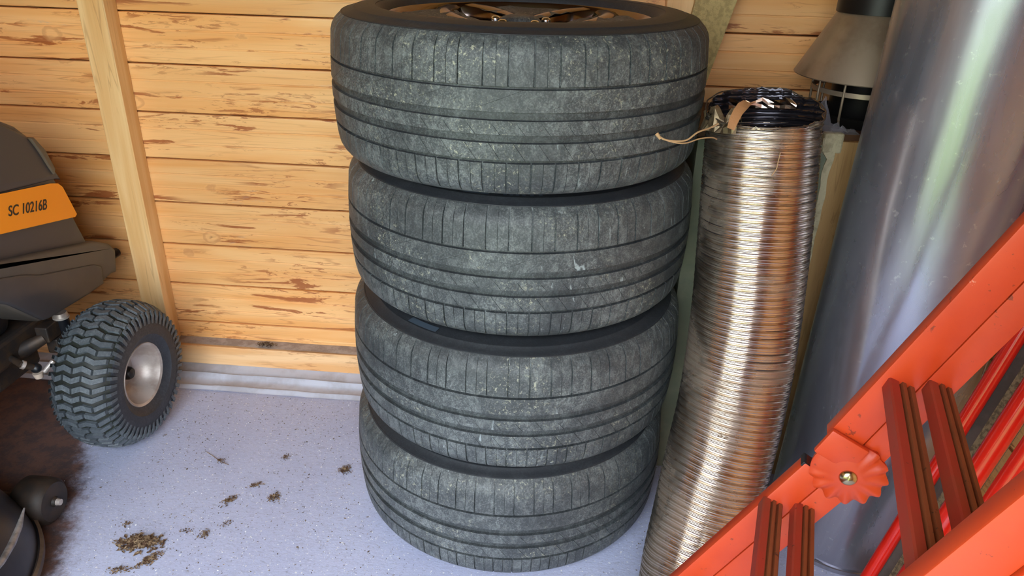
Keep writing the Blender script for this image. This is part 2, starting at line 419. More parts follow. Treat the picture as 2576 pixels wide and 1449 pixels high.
# ------------------------------------------------------------------ car wheels
TR = .365
def tread_profile():
    """rows from the bottom shoulder to the top: (z, r, kind); kind: 'g' groove floor, 'S' shoulder, 'A','B','C' ribs"""
    R = TR; H = .2809
    crown = lambda z: R - .0045*((z-H/2)/.085)**2
    rows = []
    def add(z, dr, kind): rows.append((z, crown(z)+dr, kind))
    rows += [(.0145, .3405, 'x'), (.0195, .3475, 'S'), (.026, .3530, 'S'), (.034, .3570, 'S')]
    add(.045, 0, 'S'); add(.058, 0, 'S'); add(.0695, 0, 'S')
    def groove(z0, z1, kprev, knext, dep):
        add(z0-.0005, 0, kprev); add(z0+.0006, -dep, 'g'); add(z1-.0006, -dep, 'g'); add(z1+.0005, 0, knext)
    groove(.0715, .0765, 'S', 'A', .005)
    add(.082, 0, 'A'); add(.092, 0, 'A'); add(.101, 0, 'A')
    groove(.1050, .1180, 'A', 'B', .0055)
    add(.122, 0, 'B'); add(.129, 0, 'B'); add(.137, 0, 'B')
    groove(.1410, .1540, 'B', 'C', .0055)
    add(.158, 0, 'C'); add(.170, 0, 'C'); add(.182, 0, 'C')
    groove(.1890, .1930, 'C', 'T', .005)
    add(.196, 0, 'T'); add(.208, 0, 'T'); add(.222, 0, 'T')
    for z, r in ((.236, .3598), (.246, .3570), (.2545, .3520), (.2605, .3460)): rows.append((z, r, 'T'))
    rows += [(.2660, .3400, 'x')]
    return rows
def tread_mesh():
    rows = tread_profile(); P = 57; cols = []
    # columns in one pitch: (fraction, wide sipe, thin sipe)
    w = .034; t = .010
    base = [(0, 1, 0), (w, 1, 0), (w+.004, 0, 0), (.27, 0, 0), (.5-t, 0, 0), (.5-t+.002, 0, 1), (.5+t, 0, 1), (.5+t+.002, 0, 0), (.75, 0, 0), (1-.038, 0, 0), (1-.034, 1, 0)]
    for k in range(P):
        for f, a, b in base: cols.append(((k+f)/P, a, b, k))
    shear = {'A': -0.50, 'B': -0.45, 'C': 2.2}
    rng = {'A': (.0765, .105), 'B': (.118, .141), 'C': (.154, .189)}
    vs = []; nr = len(rows)
    for (f, a, b, k) in cols:
        for (z, r, kd) in rows:
            th = 2*PI*f; d = 0
            if kd in 'ST':
                if a: d = .0042
                if b and kd == 'S': d = .003
                if b and kd == 'T' and k % 2 == 0: d = .0022
                if kd == 'T' and .194 < z < .199 and k % 2: d *= .3
                if kd == 'T' and z > .258: d *= .5
            elif kd in shear:
                lo, hi = rng[kd]; u = (z-lo)/(hi-lo); th += (u-.5)*shear[kd]*2*PI/P
                if kd == 'C':
                    if b and k % 3 == 0 and u > .3: d = .0022
                elif b: d = .0024
                if kd == 'B' and u > .75: d = 0
            vs.append(((r-d)*math.cos(th), (r-d)*math.sin(th), z))
    fs = []; nc = len(cols)
    for c in range(nc):
        c2 = (c+1) % nc
        for i in range(nr-1): fs.append((c*nr+i, c2*nr+i, c2*nr+i+1, c*nr+i+1))
    gm = [1 if rows[i][2] == 'g' or rows[i+1][2] == 'g' else 0 for i in range(nr-1)]
    me = bpy.data.meshes.new('tread'); me.from_pydata(vs, [], fs); me.update(); me.materials.append(TREAD); me.materials.append(GROOVE)
    me.polygons.foreach_set('material_index', gm*nc)
    finish(me, 32); return me
H = .2809
up = [(.3180, .2735), (.300, .2775), (.285, .2795), (.2755, .2785), (.2745, .2770), (.2685, .2750), (.2655, .2700), (.262, .262), (.256, .250)]
up = [(.3400, .2664), (.3398, .2672), (.3375, .2684), (.3368, .2678), (.3310, .2703), (.3180, .2738), (.3175, .2745), (.3150, .2752), (.3145, .2746), (.298, .2782), (.284, .2795), (.2755, .2783), (.2748, .2768), (.2670, .2735), (.262, .264), (.257, .252)]
inner = [(.250, .200), (.250, .081)]
side_prof = up + inner + [(r, H-z) for r, z in reversed(up)]
tread_me = tread_mesh()
vs, fs = lathe_data(side_prof, 160); sm = bpy.data.meshes.new('sidewall'); sm.from_pydata(vs, [], fs); sm.update(); sm.materials.append(SIDE); finish(sm, 40)
def rim_meshes():
    # barrel with lip
    prof = [(.2560, .246), (.2585, .2575), (.2575, .2615), (.2545, .2625), (.2505, .2590), (.2475, .2500), (.2400, .236), (.2300, .218), (.2280, .180), (.2260, .06), (.240, .040), (.2560, .028), (.2540, .022), (.236, .034), (.222, .058), (.224, .178), (.226, .214), (.2365, .240)]
    prof = [(.2560, .240), (.2585, .2575), (.2575, .2615), (.2545, .2625), (.2505, .2590), (.2475, .2500), (.2400, .232), (.2320, .214), (.2300, .180), (.2280, .06), (.240, .040), (.256, .030), (.2575, .034), (.244, .046), (.2320, .064), (.2340, .180), (.2400, .214)]
    vs, fs = lathe_data(prof, 128, True); b = bpy.data.meshes.new('rim_barrel'); b.from_pydata(vs, [], fs); b.update(); b.materials.append(ALLOY); finish(b, 40)
    return b
rim_me = rim_meshes()
def spoke_mesh():
    # one Y spoke: two arms that run together into a broad foot at the rim; lies along +x
    bm = bmesh.new()
    n = 18
    def section(c, w, d, zt):   # rounded bar section at centre c, tangential width w
        x, y = c
        return [(x, y-w, zt-d), (x, y-w*.92, zt-.006), (x, y-w*.6, zt), (x, y, zt+.0025), (x, y+w*.6, zt), (x, y+w*.92, zt-.006), (x, y+w, zt-d)]
    for s in (-1, 1):
        rings = []
        for i in range(n+1):
            t = i/n; r = .080+(.250-.080)*t
            ang = s*math.radians(36)*(1-t)**.85 + s*math.radians(7.5)*t**1.2
            x, y = r*math.cos(ang), r*math.sin(ang)
            w = .024 + .003*(1-t) + (.012*((t-.75)/.25)**1.5 if t > .75 else 0)
            zt = .238 + .0195*t
            rings.append([bm.verts.new(v) for v in section((x, y), w, .028, zt)])
        for a, b in zip(rings, rings[1:]):
            for i in range(6): bm.faces.new((a[i], a[i+1], b[i+1], b[i]))
            bm.faces.new((a[6], a[0], b[0], b[6]))
        bm.faces.new(rings[0]); bm.faces.new(rings[-1][::-1])
    bmesh.ops.recalc_face_normals(bm, faces=bm.faces[:])
    me = bpy.data.meshes.new('spoke'); bm.to_mesh(me); bm.free(); me.materials.append(ALLOY); finish(me, 50); return me
spoke_me = spoke_mesh()
hub_prof = [(.0, .246), (.046, .246), (.048, .242), (.060, .240), (.074, .237), (.080, .226), (.078, .200), (.078, .150), (.0, .150)]
vs, fs = lathe_data(hub_prof, 64); hub_me = bpy.data.meshes.new('hub'); hub_me.from_pydata(vs, [], fs); hub_me.update(); hub_me.materials.append(ALLOY); finish(hub_me, 40)
back_prof = [(.0, .135), (.222, .135), (.222, .131), (.0, .131)]
vs, fs = lathe_data([(.03, .10), (.215, .10), (.2195, .096), (.2195, .086), (.03, .086)], 64, True); disc_me = bpy.data.meshes.new('disc'); disc_me.from_pydata(vs, [], fs); disc_me.update(); disc_me.materials.append(DARKM); finish(disc_me, 40)
def stud_mesh():
    vs, fs = lathe_data([(0, .2570), (.0055, .2565), (.0085, .2540), (.0090, .250), (.0090, .238)], 20); me = bpy.data.meshes.new('rivet'); me.from_pydata(vs, [], fs); me.update(); me.materials.append(CHROME); finish(me, 60); return me
rivet_me = stud_mesh()
iv, fi = [], []
for i in range(9):
    for j in range(7):
        r = .090+.150*i/8; a_ = math.radians(10+20*(i/8)**.7)*(j/3-1)
        iv.append((r*math.cos(a_), r*math.sin(a_), .243+.006*noise.noise(Vector((i*.9, j*.9, 2)))+.010*(i/8)))
for i in range(8):
    for j in range(6): q = i*7+j; fi.append((q, q+7, q+8, q+1))
vs, fs = lathe_data([(0, .262), (.020, .2615), (.034, .258), (.041, .251), (.042, .244)], 40); cap_me = bpy.data.meshes.new('center_cap'); cap_me.from_pydata(vs, [], fs); cap_me.update(); cap_me.materials.append(TREAD); finish(cap_me, 60)
insert_me = bpy.data.meshes.new('gap_cover'); insert_me.from_pydata(iv, [], fi); insert_me.update(); insert_me.materials.append(TREAD); finish(insert_me, 180)
wheels = [
    ((-.0523, -.4210, 0), .3, 'dusty car tyre lying flat on the floor, bottom of the stack of four'),
    ((-.0446, -.4158, H), 2.1, 'dusty car tyre second from the floor in the stack of four'),
    ((-.0473, -.3860, 2*H), 4.4, 'dirt-speckled car tyre directly under the topmost one in the stack'),
    ((-.0562, -.4033, 3*H), 0.0, 'car tyre on a brown alloy rim lying on top of the stack'),
]
def car_wheel(loc, rot, label, full):
    t = empty('car_wheel', loc, label, 'tyre', 'stack of four car wheels')
    t.rotation_euler.z = rot
    link('tread', tread_me, t); link('sidewall', sm, t)
    r = link('rim', rim_me, t)
    hb = link('hub', hub_me, t)
    for k in range(5):
        s = link('spoke', spoke_me, t); s.rotation_euler.z = -PI/2 + 2*PI*k/5
        gi = link('gap_cover', insert_me, t); gi.rotation_euler.z = -PI/2+PI/5+2*PI*k/5
        if not k: link('center_cap', cap_me, t)
        rv = link('lug_bolt', rivet_me, hb); a_ = -PI/2+PI/5+2*PI*k/5; rv.location = (.052*math.cos(a_), .052*math.sin(a_), 0)
    return t
for i, (l, r, lab) in enumerate(wheels): wt = car_wheel(l, r, lab, i == 3)
# inside the top wheel: brake-side dust shield seen through the spokes
link('hub_back', disc_me, wt)

def sidewall_mark(parent, a0, a1, r0, r1, z, n=8):
    vs, fs = [], []
    for i in range(n+1):
        a = a0+(a1-a0)*i/n
        for r in (r0, r1): vs.append((r*math.cos(a), r*math.sin(a), z(r)))
    for i in range(n): fs.append((2*i, 2*i+2, 2*i+3, 2*i+1))
    return mesh('embossed_panel', vs, fs, EMB, parent)
EMB = simple('blue_grey_moulded_rubber', rgb(66, 78, 90), .45)
zf = lambda r: .2782 + (.298-r)*.0013/.014*.6 + .0008 if r < .298 else .2782-(r-.298)*.17+.0012
for o in list(COL.objects):
    if o.name.startswith('car_wheel') and o.location.z > .5 and o.location.z < .6: w3 = o
    if o.name.startswith('car_wheel') and .2 < o.location.z < .4: w2 = o
for w, (a, b) in ((w3, (-1.83, -1.68)), (w2, (-2.25, -2.02))):
    rz = w.rotation_euler.z
    sidewall_mark(w, a-rz, b-rz, .300, .314, zf)
# moulded letters hinted on the second tyre's sidewall
for k, a in enumerate((-1.60, -1.565, -1.53, -1.495, -1.45, -1.40)):
    rz = w3.rotation_euler.z
    sidewall_mark(w3, a-rz, a+.02-rz, .302, .313, zf, 2)

# ------------------------------------------------------------------ storage box behind the duct
BX0, BX1, BY, BZ = .3225, .86, -.352, .885
root = empty('storage_box', (BX0, BY, 0), 'grey-green painted box with torn tan board corner standing behind the silver duct', 'box')
def part(name, lo, hi, mat, root, bev=.001):
    bm = bmesh.new(); box(bm, lo, hi, bev); o = bobj(name, bm, mat); o.parent = root; o.location = -root.location; return o
part('front_panel', (BX0, BY, 0), (.592, BY+.016, BZ-.02), GREEN, root)
part('side_panel', (BX0, BY+.0165, 0), (BX0+.016, -.068, BZ-.02), GREEN, root)
part('side_panel', (BX1-.016, BY+.0165, 0), (BX1, -.068, BZ-.02), DKWOOD, root)
part('back_panel', (BX0+.0165, -.084, .0), (BX1-.0165, -.068, BZ-.02), DKWOOD, root)
part('front_board', (.600, BY, 0), (BX1-.017, BY+.016, BZ-.012), TAN, root)
part('top_board', (BX0-.0, BY+.017, BZ-.0195), (BX1, -.068, BZ), DKWOOD, root)
# torn edge strip between the two front pieces
random.seed(11)
bm = bmesh.new(); n = 60; rows = []
for i in range(n+1):
    z = (BZ-.005)*i/n; w = .004+.004*noise.noise(Vector((z*30, 0, 0)))+(.012 if i > n-3 else 0)
    j = .004*noise.noise(Vector((z*22, 5, 0)))
    rows.append([bm.verts.new((.594-w+j, BY-.0035, z)), bm.verts.new((.603+j, BY-.006-.002*random.random(), z)), bm.verts.new((.603, BY+.012, z)), bm.verts.new((.590, BY+.012, z))])
for a, b in zip(rows, rows[1:]):
    for k in range(4): bm.faces.new((a[k], a[(k+1) % 4], b[(k+1) % 4], b[k]))
bm.faces.new(rows[0][::-1]); bm.faces.new(rows[-1])
o = bobj('torn_edge', bm, TORN, root, 40); o.location = -root.location
part('pale_block', (.578, BY-.006, BZ-.036), (.618, BY+.016, BZ+.006), TORN, root, .004)

# chimney cowl standing on the box
cx, cy, cz = .690, -.205, BZ+.0008
cr = empty('chimney_cowl', (cx, cy, cz), 'weathered metal chimney cowl with flared skirt standing on the box behind the big pipe', 'chimney cowl')
lathe('skirt', [(.150, .098), (.1515, .100), (.150, .103), (.083, .232), (.080, .236), (.078, .234), (.146, .099)], 96, COPPER, cr, True)
lathe('inner_tube', [(.0, .002), (.064, .002), (.066, .006), (.066, .225), (.060, .225), (.060, .03), (0, .03)], 64, DARKM, cr)
lathe('cap_tube', [(.0865, .228), (.089, .228), (.089, .42), (.0865, .42)], 64, DARKM, cr, True)
lathe('collar', [(.080, .236), (.084, .236), (.084, .40), (.080, .40)], 64, COPPER, cr, True)
lathe('basket_ring', [(.104, .066), (.108, .066), (.108, .076), (.104, .076)], 64, COPPER, cr, True)
lathe('basket_ring', [(.088, .0), (.096, .0), (.104, .014), (.107, .022), (.103, .024), (.088, .006)], 64, DARKM, cr, True)
for k in range(10):
    a = 2*PI*k/10+.25
    p = [(r*math.cos(a), r*math.sin(a), z) for r, z in ((.098, .006), (.106, .02), (.107, .06), (.107, .1105))]
    tube('basket_bar', p, .0028, COPPER, cr, 8)

# crumpled clear plastic film on the box
random.seed(5); vs, fs = [], []; N = 26; Mx = 18
for i in range(N):
    for j in range(Mx):
        x = .500+.150*i/(N-1); ye = -.160-.165*min(1, max(0, (x-.545)/.03)); y = -.349+(ye+.349)*j/(Mx-1)
        e = math.sin(PI*i/(N-1))*math.sin(PI*j/(Mx-1))
        z = BZ+.003+.075*e**.6*abs(noise.noise(Vector((x*38, y*38, 0)))+.25)+.016*e*abs(noise.noise(Vector((x*110, y*110, 3))))
        vs.append((x+random.uniform(-.002, .002), y, z))
for i in range(N-1):
    for j in range(Mx-1): a = i*Mx+j; fs.append((a, a+Mx, a+Mx+1, a+1))
fo = mesh('plastic_film', vs, fs, FILM); tag(fo, 'crumpled clear plastic film lying on the box between duct and cowl', 'plastic film')

# ------------------------------------------------------------------ flexible duct
dp = [((.345, -.812, .004), .104), ((.350, -.800, .053), .1035), ((.359, -.765, .120), .1042), ((.384, -.703, .261), .106), ((.407, -.648, .419), .106), ((.414, -.612, .582), .1055), ((.405, -.580, .816), .1045), ((.397, -.562, .955), .1015)]
def catmull(P, t):
    n = len(P)-1; x = t*n; i = min(int(x), n-1); u = x-i
    g = lambda k: P[max(0, min(n, k))]
    a, b, c, d = g(i-1), g(i), g(i+1), g(i+2)
    return .5*((2*b)+(-a+c)*u+(2*a-5*b+4*c-d)*u*u+(-a+3*b-3*c+d)*u**3)
def duct_rows(rows):
    C3 = [Vector(p) for p, r in dp]; RR = [r for p, r in dp]
    # arc-length table
    T = [catmull(C3, i/400) for i in range(401)]; L = [0]
    for a, b in zip(T, T[1:]): L.append(L[-1]+(b-a).length)
    out = []
    j = 0
    for i in range(rows+1):
        s = L[-1]*i/rows
        while j < 399 and L[j+1] < s: j += 1
        u = (s-L[j])/max(1e-9, L[j+1]-L[j]); t = (j+u)/400
        out.append((catmull(C3, t), catmull(RR, t), (catmull(C3, min(1, t+.004))-catmull(C3, max(0, t-.004))).normalized(), s))
    return out, L[-1]
DR, DL = duct_rows(1240)
SEG = 112; vs, fs = [], []
for (c, r, t, s) in DR:
    a = Vector((1, 0, 0)); a = (a-t*a.dot(t)).normalized(); b = t.cross(a)
    for k in range(SEG):
        th = 2*PI*k/SEG
        ph = (s/.0158 + k/SEG) % 1.0            # spiral seam
        q = (s/.0158*3 + k/SEG*3) % 1.0
        d = -.0026*math.exp(-((ph-.5)/.13)**2) + .0006*math.cos(2*PI*q)
        d += .0006*noise.noise(Vector((math.cos(th)*3, math.sin(th)*3, s*10))) + .0022*noise.noise(Vector((math.cos(th)*1.3, math.sin(th)*1.3, s*4+7)))
        # dents along the front
        dent = math.exp(-((th-(-1.9+0))**2)/.02) if False else 0
        wob = .0030*noise.noise(Vector((math.cos(th)*1.2, math.sin(th)*1.2, s*2)))
        vs.append(c+(a*math.cos(th)+b*math.sin(th))*(r+d-.0022)+t*wob)
for i in range(len(DR)-1):
    for k in range(SEG):
        k2 = (k+1) % SEG; fs.append((i*SEG+k, i*SEG+k2, (i+1)*SEG+k2, (i+1)*SEG+k))
du = empty('flexible_duct', (.345, -.812, 0), 'dirty silver corrugated flexible duct standing beside the tyres with a torn open top', 'duct')
def wpart(o, root): o.parent = root; o.location = -root.location; return o
wpart(mesh('corrugated_tube', vs, fs, DUCT, None, 60), du)
# black lining, visible down the open top
vs, fs = [], []; IR = [d for i, d in enumerate(DR) if d[3] > .55*DL]
for (c, r, t, s) in IR:
    a = Vector((1, 0, 0)); a = (a-t*a.dot(t)).normalized(); b = t.cross(a)
    for k in range(SEG):
        th = 2*PI*k/SEG; ph = (s/.0125+k/SEG) % 1
        rr = r-.0055-.0036*math.exp(-((ph-.5)/.12)**2)
        vs.append(c+(a*math.cos(th)+b*math.sin(th))*rr)
for i in range(len(IR)-1):
    for k in range(SEG):
        k2 = (k+1) % SEG; fs.append((i*SEG+k2, i*SEG+k, (i+1)*SEG+k, (i+1)*SEG+k2))
wpart(mesh('lining', vs, fs, DUCTIN, None, 40), du)
# ragged rim: back stands higher than the front
ct, rt, tt = DR[-1][0], DR[-1][1], DR[-1][2]
a = Vector((1, 0, 0)); a = (a-tt*a.dot(tt)).normalized(); b = tt.cross(a)
vs, fs = [], []; NR = 9; SG = 160
for k in range(SG):
    th = 2*PI*k/SG; NR = 30
    back = .5+.5*math.sin(th)
    h = .003+.052*back**1.2+.012*noise.noise(Vector((math.cos(th)*2.5, math.sin(th)*2.5, 0)))*back+.005*noise.noise(Vector((math.cos(th)*16, math.sin(th)*16, 2)))
    for j in range(NR):
        u = j/(NR-1)
        inw = .010*u*noise.noise(Vector((math.cos(th)*4, math.sin(th)*4, 8+u)))
        rib = -.0034*math.exp(-(((u*h/.0105) % 1-.5)/.16)**2)
        vs.append(ct+(a*math.cos(th)+b*math.sin(th))*(rt-.001+inw+rib)+tt*(u*h-.004))
for k in range(SG):
    k2 = (k+1) % SG
    for j in range(29): fs.append((k*NR+j, k2*NR+j, k2*NR+j+1, k*NR+j+1))
ro = wpart(mesh('torn_rim', vs, fs, None, None, 60, None, [DUCT, DUCTIN]), du)
md = ro.modifiers.new('thickness', 'SOLIDIFY'); md.thickness = .0012; md.offset = -1; md.material_offset = 1
# folded edge wire
eh = [ct+(a*math.cos(2*PI*k/90)+b*math.sin(2*PI*k/90))*(rt+.0005+.003*noise.noise(Vector((k*.3, 0, 0))))+tt*(-.001+.052*(.5+.5*math.sin(2*PI*k/90))**1.2+.012*noise.noise(Vector((math.cos(2*PI*k/90)*2.5, math.sin(2*PI*k/90)*2.5, 0)))*(.5+.5*math.sin(2*PI*k/90))) for k in range(91)]
wpart(tube('rim_wire', eh, .0012, simple('dark_dirty_foil', rgb(110, 98, 88), .45, .8, None, .6, rgb(70, 60, 50), 40), None, 6, False), du)
# bright crumpled foil folded into the back of the mouth
vs, fs = [], []; random.seed(9); NA, NB = 13, 4
for i in range(NA):
    th = .65+1.5*i/(NA-1)
    for j in range(NB):
        u = j/(NB-1)
        rr = rt-.012-.010*abs(noise.noise(Vector((th*6, u*3, 0))))-random.uniform(0, .004)
        vs.append(ct+(a*math.cos(th)+b*math.sin(th))*rr+tt*(.016+u*.026*(.6+.5*noise.noise(Vector((th*4, 0, 2))))))
for i in range(NA-1):
    for j in range(NB-1): q = i*NB+j; fs.append((q, q+NB, q+NB+1, q+1))
wpart(mesh('foil_flap', vs, fs, FOIL), du)
# crumpled tatters at the left of the mouth
vs, fs = [], []
for i in range(22):
    th = 2.55+1.5*i/21
    for j in range(7):
        u = j/6; rr = rt+.006-.022*u+.012*noise.noise(Vector((th*8, u*4, 3)))
        vs.append(ct+(a*math.cos(th)+b*math.sin(th))*rr+tt*(-.012+.050*math.sin(u*PI*.7)*(.6+.7*noise.noise(Vector((th*5, u*2, 9))))))
for i in range(21):
    for j in range(6): q = i*7+j; fs.append((q, q+7, q+8, q+1))
tt_o = wpart(mesh('tattered_flap', vs, fs, simple('tattered_foil', rgb(128, 108, 82), .4, .6, None, .7, rgb(70, 56, 40), 50)), du)

def strip(name, pts, widths, mat, wdir, thick=.0012):
    vs, fs = [], []
    for p, w in zip(pts, widths):
        p = Vector(p); d = Vector(wdir).normalized()*w/2
        n = Vector((0, -thick, thick))
        vs += [p-d, p+d, p+d+n, p-d+n]
    for i in range(len(pts)-1):
        for k in range(4): fs.append((4*i+k, 4*i+(k+1) % 4, 4*i+4+(k+1) % 4, 4*i+4+k))
    fs.append((3, 2, 1, 0)); m_ = 4*(len(pts)-1); fs.append((m_, m_+1, m_+2, m_+3))
    return mesh(name, vs, fs, mat, None, 60)
tp = strip('paper_tape', [(.345, -.640, 1.003), (.336, -.652, .999), (.327, -.662, .990), (.321, -.668, .977), (.318, -.670, .964)], [.016, .020, .018, .017, .014], TAPE, (.9, .15, -.35))
tag(tp, 'curled strip of brown paper tape on the torn mouth of the duct', 'tape')

# ------------------------------------------------------------------ big galvanised pipe
pc = Vector((.742, -.519, 0)); PR = .162; PH = 2.0
pt = empty('metal_pipe', (pc.x, pc.y, 0), 'large grey galvanised steel pipe standing upright behind the red ladder', 'pipe')
vs, fs = [], []; NZ = 70; NS = 180
for i in range(NZ+1):
    z = PH*i/NZ
    for k in range(NS):
        th = 2*PI*k/NS
        dd = .0016*noise.noise(Vector((math.cos(th)*2.2, math.sin(th)*2.2, z*2.0)))+.0008*noise.noise(Vector((math.cos(th)*5, math.sin(th)*5, z*6)))
        vs.append((math.cos(th)*(PR+dd)+.012*z/1.2, math.sin(th)*(PR+dd)-.03*z/1.2, z))
for i in range(NZ):
    for k in range(NS): k2 = (k+1) % NS; fs.append((i*NS+k, i*NS+k2, (i+1)*NS+k2, (i+1)*NS+k))
o = mesh('pipe_wall', vs, fs, GALV, pt, 80); md = o.modifiers.new('thickness', 'SOLIDIFY'); md.thickness = .0015
lathe('bottom_hem', [(PR+.0004, .0), (PR+.0035, .002), (PR+.0035, .012), (PR+.0004, .014)], 120, GALV, pt)
# lengthwise seam with stitch marks
sa = -.42
tube('seam', [(math.cos(sa)*(PR+.001)+.012*z/1.2, math.sin(sa)*(PR+.001)-.03*z/1.2, z) for z in [PH*i/40 for i in range(41)]], .003, GALV, pt, 8)

# ------------------------------------------------------------------ folding ladder
HV = Vector((.276, .961, 0)).normalized(); UV = Vector((.961, -.276, 0)).normalized(); PO = Vector((.489, -1.082, 0)); ZV = Vector((0, 0, 1))
def LP(s, z, off=0): return PO + UV*s + ZV*z + HV*off
LW = .340; TH = .026
lad = empty('folding_ladder', LP(-.39, 0), 'orange-red folding steel ladder with round hinge plates leaning in front of the big pipe', 'ladder')
def rail(name, a, b, width, off, thick, mat=RED, ext=None):
    """channel rail whose top edge runs a->b in ladder-plane coordinates; body lies below"""
    a = Vector(a); b = Vector(b); d = (b-a).normalized(); nrm = Vector((d.y, -d.x))
    o = LP(a.x, a.y, off); X = UV*d.x+ZV*d.y; Y = UV*nrm.x+ZV*nrm.y
    L = (b-a).length; m = frame(o, X, Y, HV)
    bm = bmesh.new()
    # outline of a channel: web facing the rungs, flanges outward
    box(bm, (0, 0, 0), (L, width, thick), .0025, m)
    ob = bobj(name, bm, mat, None, 30); return wpart(ob, lad)
dU = Vector((.390, .921)); dLo = Vector((.463, .886))
hingeU = Vector((-.068, .640)); hingeL = Vector((-.0835, .5905))
topU = hingeU+dU*1.25; footL = hingeL-dLo*((hingeL.y-.020)/dLo.y)
for off in (0.0, -LW-TH):
    rail('rail', hingeU+dU*.004, topU, .045, off, TH)
    rail('rail', footL, hingeL, .038, off, TH)
nU = Vector((dU.y, -dU.x)); nL = Vector((dLo.y, -dLo.x))
for off in (.004, -LW-TH-.004):
    rail('rail', hingeU+nU*.047-dU*.01, topU+nU*.047, .036, off, TH)
    rail('rail', footL+nL*.0405+dLo*.02, hingeL+nL*.0405+dLo*.02, .037, off, TH)
# rungs: ribbed channels
def rung(c, w, h, dirv, off0, off1):
    """c: plane coordinate of the upper left corner, tread runs along the rail normal direction dirv"""
    X = UV*dirv.x+ZV*dirv.y; Yv = HV
    Z = X.cross(Yv) if X.cross(Yv).z > 0 else -X.cross(Yv)
    prof = [(0, -h), (0, -.002), (.002, 0), (w*.36, 0), (w*.39, -.004), (w*.45, -.004), (w*.48, .0015), (w*.62, .0015), (w*.66, -.004), (w*.74, -.004), (w*.78, .001), (w-.002, .001), (w, -.002), (w, -h), (w-.003, -h), (w-.003, -.008), (.003, -.008), (.003, -h)]
    vs, fs = [], []; n = len(prof)
    for off in (off0, off1):
        for u, v in prof: vs.append(LP(c[0], c[1], off)+X*u+Z*v)
    for i in range(n): j = (i+1) % n; fs.append((i, j, n+j, n+i))
    fs.append(tuple(range(n))[::-1]); fs.append(tuple(range(n, 2*n)))
    return wpart(mesh('rung', vs, fs, None, None, None, [1 if 3 <= i <= 13 else 0 for i in range(n)]+[0, 0], [TREADP, RIBM]), lad)
flat = Vector((.96, -.28)).normalized()
up_pts = [Vector((-.012, .752))+dU*.275*k for k in range(0, 5)]
lo_pts = [Vector((-.127, .517))-dLo*.265*k for k in range(0, 2)]
for p in up_pts+lo_pts:
    rung(p, .034 if p.y > .6 else .030, .018, flat, .0, -LW)
    q = p+(nU if p.y > .6 else nL)*.047+Vector((.0, .018))
    rung(q+Vector((.002, .006)), .030, .018, flat, .004, -LW-.0)
# hinge plates
def hinge(off, face):
    c = Vector((-.028, .592)); bm = bmesh.new(); N = 144
    rings = []
    def P(r, th, z): return LP(c.x, c.y, off)+(UV*math.cos(th)+ZV*math.sin(th))*r-HV*z*face
    ctr = bm.verts.new(P(0, 0, .012))
    for ri, (r, z) in enumerate(((.012, .012), (.022, .011), (.030, .0085), (.038, .0075), (.045, .005), (.049, .002), (.048, -.006))):
        ring = []
        for k in range(N):
            th = 2*PI*k/N
            s = math.cos(th*13); amp = max(0, (r-.024)/.025)
            dn = max(0, math.sin(th-.75))   # plain towards the upper rail
            amp *= 1-min(1, dn*1.4)**2
            ring.append(bm.verts.new(P(r*(1+.045*s*amp), th, z+.0030*s*amp)))
        rings.append(ring)
    for k in range(N): bm.faces.new((ctr, rings[0][k], rings[0][(k+1) % N]))
    for a, b in zip(rings, rings[1:]):
        for k in range(N): k2 = (k+1) % N; bm.faces.new((a[k], b[k], b[k2], a[k2]))
    bm.faces.new(rings[-1])
    ob = wpart(bobj('hinge_plate', bm, RED, None, 40), lad)
    # collar that grips the upper rail
    bm = bmesh.new(); m = frame(LP(-.074, .622, off), UV*dU.x+ZV*dU.y, UV*nU.x+ZV*nU.y, HV)
    lo, hi = ((-.004, -.003, -.010), (.040, .052, -.0005)) if face > 0 else ((-.004, -.003, .0005), (.040, .052, .010))
    box(bm, lo, hi, .003, m); wpart(bobj('hinge_collar', bm, RED, None, 30), lad)
    # rivet
    q = LP(c.x, c.y, off)-HV*.0115*face; m = frame(q, UV, ZV, -HV*face)
    vs, fs = lathe_data([(.0122, -.002), (.0118, .0015), (.0098, .0045), (.006, .0066), (0, .0075)], 32, False, m)
    rv = mesh('rivet', vs, fs, BOLT, None, 60); wpart(rv, lad); rv['label'] = 'shiny domed steel rivet'
hinge(-.0, 1); hinge(-LW+.0, 1) if False else None
hinge(-LW-TH, 1)
bm = bmesh.new(); box(bm, (-.008, -.002, -.0), (.0, .040, .024), .001, frame(LP(hingeL.x, hingeL.y, .001), UV*dLo.x+ZV*dLo.y, UV*nL.x+ZV*nL.y, HV)); wpart(bobj('rail_plug', bm, BLACKP), lad)
for off in (0, -LW-TH):
    rail('foot', footL-dLo*.022, footL+dLo*.01, .042, off-.001, TH+.002, BLACKP)

# ------------------------------------------------------------------ red tube frame and grey board behind the ladder
D = Vector((.116, .03, .46)).normalized()
rf = empty('tubular_frame', (.70, -.85, 0), 'glossy red tubular steel frame leaning in the corner behind the ladder rungs', 'frame')
def through(p, z): p = Vector(p); return p + D*((z-p.z)/D.z)
for p, r in (((.788, -.745, .404), .0135), ((.781, -.85, .426), .0175), ((.782, -.905, .395), .0150)):
    wpart(tube('tube', [through(p, .014), through(p, .2), through(p, 1.16)], r, REDT, None, 28), rf)
a1, b1 = through((.788, -.745, .404), .018), through((.782, -.905, .395), .018)
wpart(tube('foot_bar', [a1+(a1-b1)*.1, b1-(a1-b1)*.1], .014, REDT, None, 20), rf)
a1, b1 = through((.788, -.745, .404), 1.15), through((.782, -.905, .395), 1.15)
wpart(tube('top_bar', [a1, b1], .014, REDT, None, 20), rf)
gp = empty('grey_board', (.80, -.78, 0), 'weathered grey board with a speckled edge leaning between the red tubes', 'board')
